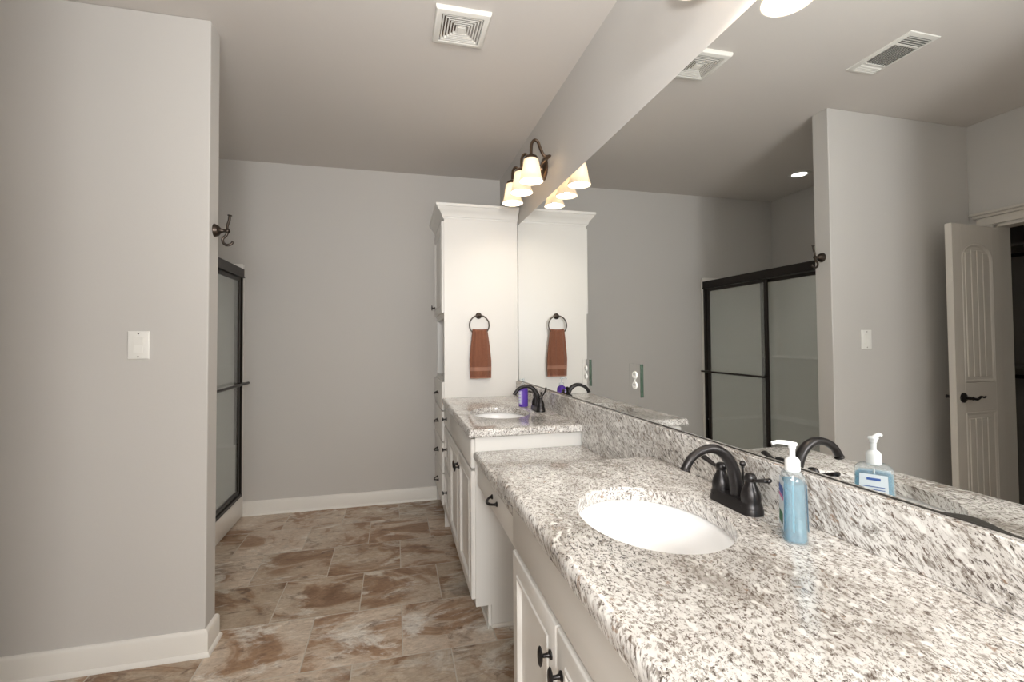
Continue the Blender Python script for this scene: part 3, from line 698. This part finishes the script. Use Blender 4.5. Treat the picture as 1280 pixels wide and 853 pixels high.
# ------------------------------------------------------------------ towel ring and towel
RX, RY, RZ = -.300, 3.352, 1.438
t = thing('towel_ring', (RX, TY0, 1.508), 'dark metal towel ring on the side of the linen cabinet', 'towel ring')
MB().lathe([(.023, 0), (.023, .006), (.018, .010), (.010, .014), (.008, .030), (.010, .036), (.0, .040)], (RX, TY0, 1.508), (0, -1, 0), 28).build('mount', 'gunmetal', t)
m = MB(); S = 56; m.loops([[Vector((RX, RY, RZ))+Vector((math.cos(a), 0, math.sin(a)))*(.072+.005*math.cos(b))+Vector((0, .005*math.sin(b), 0)) for b in [2*PI*k/10 for k in range(10)]] for a in [2*PI*i/S for i in range(S+1)]]); m.build('ring', 'gunmetal', t)
def towel():
    t = thing('hand_towel', (RX, RY, 1.05), 'brown hand towel with a lighter band folded through the towel ring', 'towel')
    zt, zb = 1.402, 1.054
    def ring(z, off=0):
        k = (zt-z)/(zt-zb); hw = .056+.020*min(1, k*1.6)+.004*math.sin(k*3)+off; dd = .012+.010*k+off; cx = RX+.004+.004*k; out = []
        for i in range(72):
            a = 2*PI*i/72; x = math.cos(a); y = math.sin(a)
            fx = math.copysign(abs(x)**.8, x); fy = math.copysign(abs(y)**.45, y)
            fold = .0045*math.sin(fx*7+1.1+k*.8)*(.4+.9*k)*(1 if y < 0 else .4)+.003*math.sin(fx*15+k*2)*(1-k*.6)
            zz = z+(.006*abs(fx)-.003 if k < .02 else 0)
            out.append((cx+fx*hw, RY+fy*dd+fold, zz))
        return out
    def seg(za, zc, off, cap0, cap1, n):
        return MB().loops([ring(za+(zc-za)*i/n, off) for i in range(n+1)], cap0=cap0, cap1=cap1)
    top = [[(RX+(p[0]-RX)*s, RY+(p[1]-RY)*s2, p[2]+dz) for p in ring(zt)] for s, s2, dz in ((.90, .3, .006), (.97, .7, .003))]
    MB().loops(top+[ring(zt+(1.135-zt)*i/20) for i in range(21)], cap0=True, cap1=True).build('towel_upper', 'towel', t, smooth=60)
    seg(1.135, 1.108, .0006, True, True, 4).build('woven_band', 'towel_band', t, 'lighter brown woven band', smooth=60)
    seg(1.108, 1.062, .0, True, True, 6).build('towel_hem', 'towel', t, smooth=60)
    seg(1.062, zb, .0006, True, True, 2).build('hem_edge', 'towel_band', t, smooth=60)
towel()

# ------------------------------------------------------------------ vanity lights
def vanity_light(yc, label, energy, dz=0.0):
    t = thing('vanity_light', (0, yc, 2.37), label, 'wall lamp', None); Z = 2.372; SXx = -.145
    MB().lathe([(.062, 0), (.062, .008), (.054, .016), (.040, .020), (.022, .022), (.018, .034), (.0, .038)], (.0055, yc, Z), (-1, 0, 0), 36, sx=1.15, sy=1.0).build('wall_plate', 'bronze_light', t, 'oval bronze wall plate')
    MB().tube([(-.03, yc-.205, Z), (-.034, yc-.1, Z+.004), (-.036, yc, Z), (-.034, yc+.1, Z+.004), (-.03, yc+.205, Z)], .007, 12).build('crossbar', 'bronze_light', t)
    for dy in (-.210, 0, .225):
        y = yc+dy
        MB().tube(smooth_path([(-.034, y, Z-.004), (-.066, y, Z-.006), (-.088, y, Z+.030), (-.104, y, Z+.070), (-.124, y, Z+.080), (-.141, y, Z+.058), (-.145, y, Z+.020), (-.145, y, Z-.012)], 6), .0105, 14, sq=.8).build('arm', 'bronze_light', t)
        MB().lathe([(.008, .018), (.020, .012), (.034, .004), (.040, -.006), (.0405, -.014), (.037, -.014), (.030, -.004), (.0, .004)], (SXx, y, 2.352), (0, 0, 1), 28).build('shade_holder', 'bronze_light', t)
        pr_ = [(.036, .135), (.040, .128), (.0455, .105), (.050, .075), (.0545, .045), (.058, .026), (.062, .020), (.067, .008), (.0695, .0), (.0665, .0005), (.063, .010), (.0575, .020), (.0535, .030), (.050, .048), (.0465, .075), (.0425, .103), (.037, .124), (.033, .131)]
        s = MB(); s.loops([[(SXx+r*math.cos(2*PI*i/40), y+r*math.sin(2*PI*i/40), 2.212+z) for i in range(40)] for r, z in pr_+[pr_[0]]]); s.build('lamp_shade', 'shade', t, 'frosted bell glass shade', smooth=50)
        MB().sphere((SXx, y, 2.285), .024, sz=1.15).lathe([(.012, .025), (.013, .05), (.012, .06)], (SXx, y, 2.285), (0, 0, 1), 12).build('bulb', 'bulb', t)
        l = bpy.data.lights.new('vanity_bulb_light', 'POINT'); l.energy = energy; l.color = (1, .86, .70); l.shadow_soft_size = .026
        lo = bpy.data.objects.new('vanity_bulb_light', l); COL.objects.link(lo); lo.parent = t; lo.location = (SXx, y-yc, 2.255-2.37)
    t.location.z += dz
    return t
vanity_light(2.732, 'bronze three-shade vanity light above the far sink', FIX_FAR, .012)
vanity_light(.805, 'vanity light above the near sink, its glass shade cut by the top of the frame', FIX_NEAR, .034)

# ------------------------------------------------------------------ ceiling fittings
t = thing('exhaust_fan', (-.607, 2.06, CE), 'square white exhaust fan grille with concentric slats on the ceiling', 'fan')
EX, EY, EH = -.607, 2.06, .119
m = MB(); m.panel((EX-EH, EY-EH, CE), (1, 0, 0), (0, 1, 0), (0, 0, -1), 2*EH, 2*EH, [(0, 0), (0, .010), (.004, .018), (.008, .020), (.026, .022), (.030, .019)])
bm_ = m.b; bm_.faces.ensure_lookup_table()
for f in [f for f in bm_.faces if len(f.verts) == 4 and f.calc_area() > .02]:
    if abs(f.calc_center_median().z-(CE-.019)) < .002: bm_.faces.remove(f)
m.build('frame', 'vent', t, smooth=25)
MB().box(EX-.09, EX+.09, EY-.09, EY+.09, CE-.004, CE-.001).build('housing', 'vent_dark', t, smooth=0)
for i in range(6):
    a = .086-.0125*i; q = MB(); L = []
    for r, z in ((a, -.020), (a-.0055, -.020), (a-.0085, -.010), (a-.0075, -.010), (a, -.018)):
        L.append([(EX-r, EY-r, CE+z), (EX+r, EY-r, CE+z), (EX+r, EY+r, CE+z), (EX-r, EY+r, CE+z)])
    q.loops(L+[L[0]]); q.build('slat', 'vent', t, smooth=0)
MB().box(EX-.018, EX+.018, EY-.018, EY+.018, CE-.021, CE-.012, .003).build('centre_boss', 'vent', t)

HXc, HYc = -1.503, 1.770
t = thing('air_register', (HXc, HYc, CE), 'long white ceiling air register, seen in the mirror', 'vent')
m = MB(); hw, hl = .092, .163
m.panel((HXc-hw, HYc-hl, CE), (1, 0, 0), (0, 1, 0), (0, 0, -1), 2*hw, 2*hl, [(0, 0), (.002, .004), (.012, .007), (.024, .007)])
bm_ = m.b
for f in [f for f in bm_.faces if f.calc_area() > .02 and abs(f.calc_center_median().z-(CE-.007)) < .001]: bm_.faces.remove(f)
m.build('frame', 'vent', t, smooth=25)
MB().box(HXc-.068, HXc+.068, HYc-.139, HYc+.139, CE-.003, CE-.001).build('duct_opening', 'duct', t, smooth=0)
for ya in (HYc-.082, HYc+.078): MB().box(HXc-.068, HXc+.068, ya, ya+.010, CE-.009, CE-.004).build('divider', 'vent', t, smooth=0)
for k in range(9):
    x = HXc-.060+.015*k; MB().prism([(x, CE-.0032), (x+.0015, CE-.0032), (x+.0045, CE-.0085), (x+.003, CE-.0085)], HYc-.072, HYc+.078, 'y').build('louver', 'vent', t, smooth=0)
for y0, s in ((HYc+.094, -1.2), (HYc-.132, .7)):
    for k in range(4):
        y = y0+.013*k; MB().prism([(y, CE-.003), (y+.003, CE-.003), (y+.003-s*.007, CE-.011), (y-s*.007, CE-.011)], HXc-.068, HXc+.068, 'x').build('louver', 'vent', t, smooth=0)

t = thing('recessed_light', (-2.48, 3.27, CE), 'round recessed ceiling light over the shower', 'ceiling light')
MB().lathe([(.062, 0), (.088, 0), (.086, .004), (.066, .008), (.058, .004), (.060, 0)], (-2.48, 3.27, CE), (0, 0, -1), 36).build('trim_ring', 'vent', t)
MB().lathe([(.0, .003), (.058, .003), (.058, .001)], (-2.48, 3.27, CE), (0, 0, -1), 36).build('lens', 'can', t)

# ------------------------------------------------------------------ shower
t = thing('shower_surround', (-2.45, 3.2, 0), 'white fibreglass shower surround in the alcove', 'shower')
YA, YZ = 2.393, 4.001
def shell_wall(mb, pts, zs):
    mb.loops([[(x, y, z) for x, y in pts] for z in zs], cap0=True, cap1=True)
m = MB()
ir = .07
def inner(off, z):
    """U-shaped inner outline with rounded corners, off = how far walls stand in"""
    xb, y0, y1 = -2.868+off, YA+.03+off*.5, YZ-.03-off*.5; o = []
    o.append((XS, y0)); o += [(xb+ir-ir*math.sin(a), y0+ir-ir*math.cos(a)) for a in [PI/2*i/6 for i in range(7)]]
    o += [(xb+ir-ir*math.cos(a), y1-ir+ir*math.sin(a)) for a in [PI/2*i/6 for i in range(7)]]; o.append((XS, y1))
    return [(x, y, z) for x, y in o]
levels = [(.015, 1.925), (.015, 1.16), (.03, 1.147), (.045, 1.135), (.045, .575), (.06, .56), (.14, .548), (.15, .535), (.155, .06), (.17, .045)]
m.loops([inner(o, z) for o, z in levels], close=False)
# outer back side, turned in at the top
out = [(XS, YA), (-2.870, YA), (-2.870, YZ), (XS, YZ)]
top = inner(.015, 1.925)
b = m.b
m.build('wall_panel', 'fiberglass', t, smooth=50)
MB().box(-2.870, XS-.02, YA, YA+.031, .04, 1.925).box(-2.870, XS-.02, YZ-.031, YZ, .04, 1.925).box(-2.870, -2.858, YA, YZ, .04, 1.924).build('outer_flange', 'fiberglass', t, smooth=0)
for ya in (YA, YZ-.034): MB().box(XS-.02, XS+.008, ya, ya+.034, 0, 1.925, .003).build('front_flange', 'fiberglass', t)
MB().box(-2.85, XS-.1, YA+.03, YZ-.03, 0, .045).box(XS-.11, XS+.010, YA+.002, YZ-.002, 0, .160, .012, 3).build('shower_pan', 'fiberglass', t)

t = thing('shower_door', (XS, 3.18, .16), 'sliding glass shower door with dark bronze frame', 'shower door')
Y0, Y1 = YA+.036, YZ-.036
MB().box(XS-.045, XS+.018, Y0, Y1, 1.815, 1.885, .003).box(XS+.018, XS+.022, Y0, Y1, 1.815, 1.825).build('header', 'black_metal', t)
MB().box(XS-.045, XS+.012, Y0, Y1, .161, .188, .003).build('bottom_track', 'black_metal', t)
for y in (Y0, Y1-.028): MB().box(XS-.042, XS+.010, y, y+.028, .188, 1.815, .002).build('side_jamb', 'black_metal', t)
def panel_(xc, ya, yb):
    p = MB().box(xc-.003, xc+.003, ya+.022, yb-.022, .22, 1.79).build('glass_pane', 'glass', t, smooth=0)
    f = MB().box(xc-.009, xc+.009, ya, ya+.032, .195, 1.812, .002).box(xc-.009, xc+.009, yb-.032, yb, .195, 1.812, .002).box(xc-.009, xc+.009, ya+.032, yb-.032, .195, .222, .002).box(xc-.009, xc+.009, ya+.032, yb-.032, 1.785, 1.812, .002)
    f.build('pane_frame', 'black_metal', t)
panel_(XS-.004, 3.170, Y1-.045); panel_(XS-.028, Y0+.028, 3.266)
MB().tube([(XS+.055, 3.155, 1.018), (XS+.055, 3.945, 1.018)], .0095, 14).tube([(XS+.005, 3.19, 1.018), (XS+.055, 3.19, 1.018)], .008, 12).tube([(XS+.005, 3.895, 1.018), (XS+.055, 3.895, 1.018)], .008, 12).build('towel_bar', 'black_metal', t)
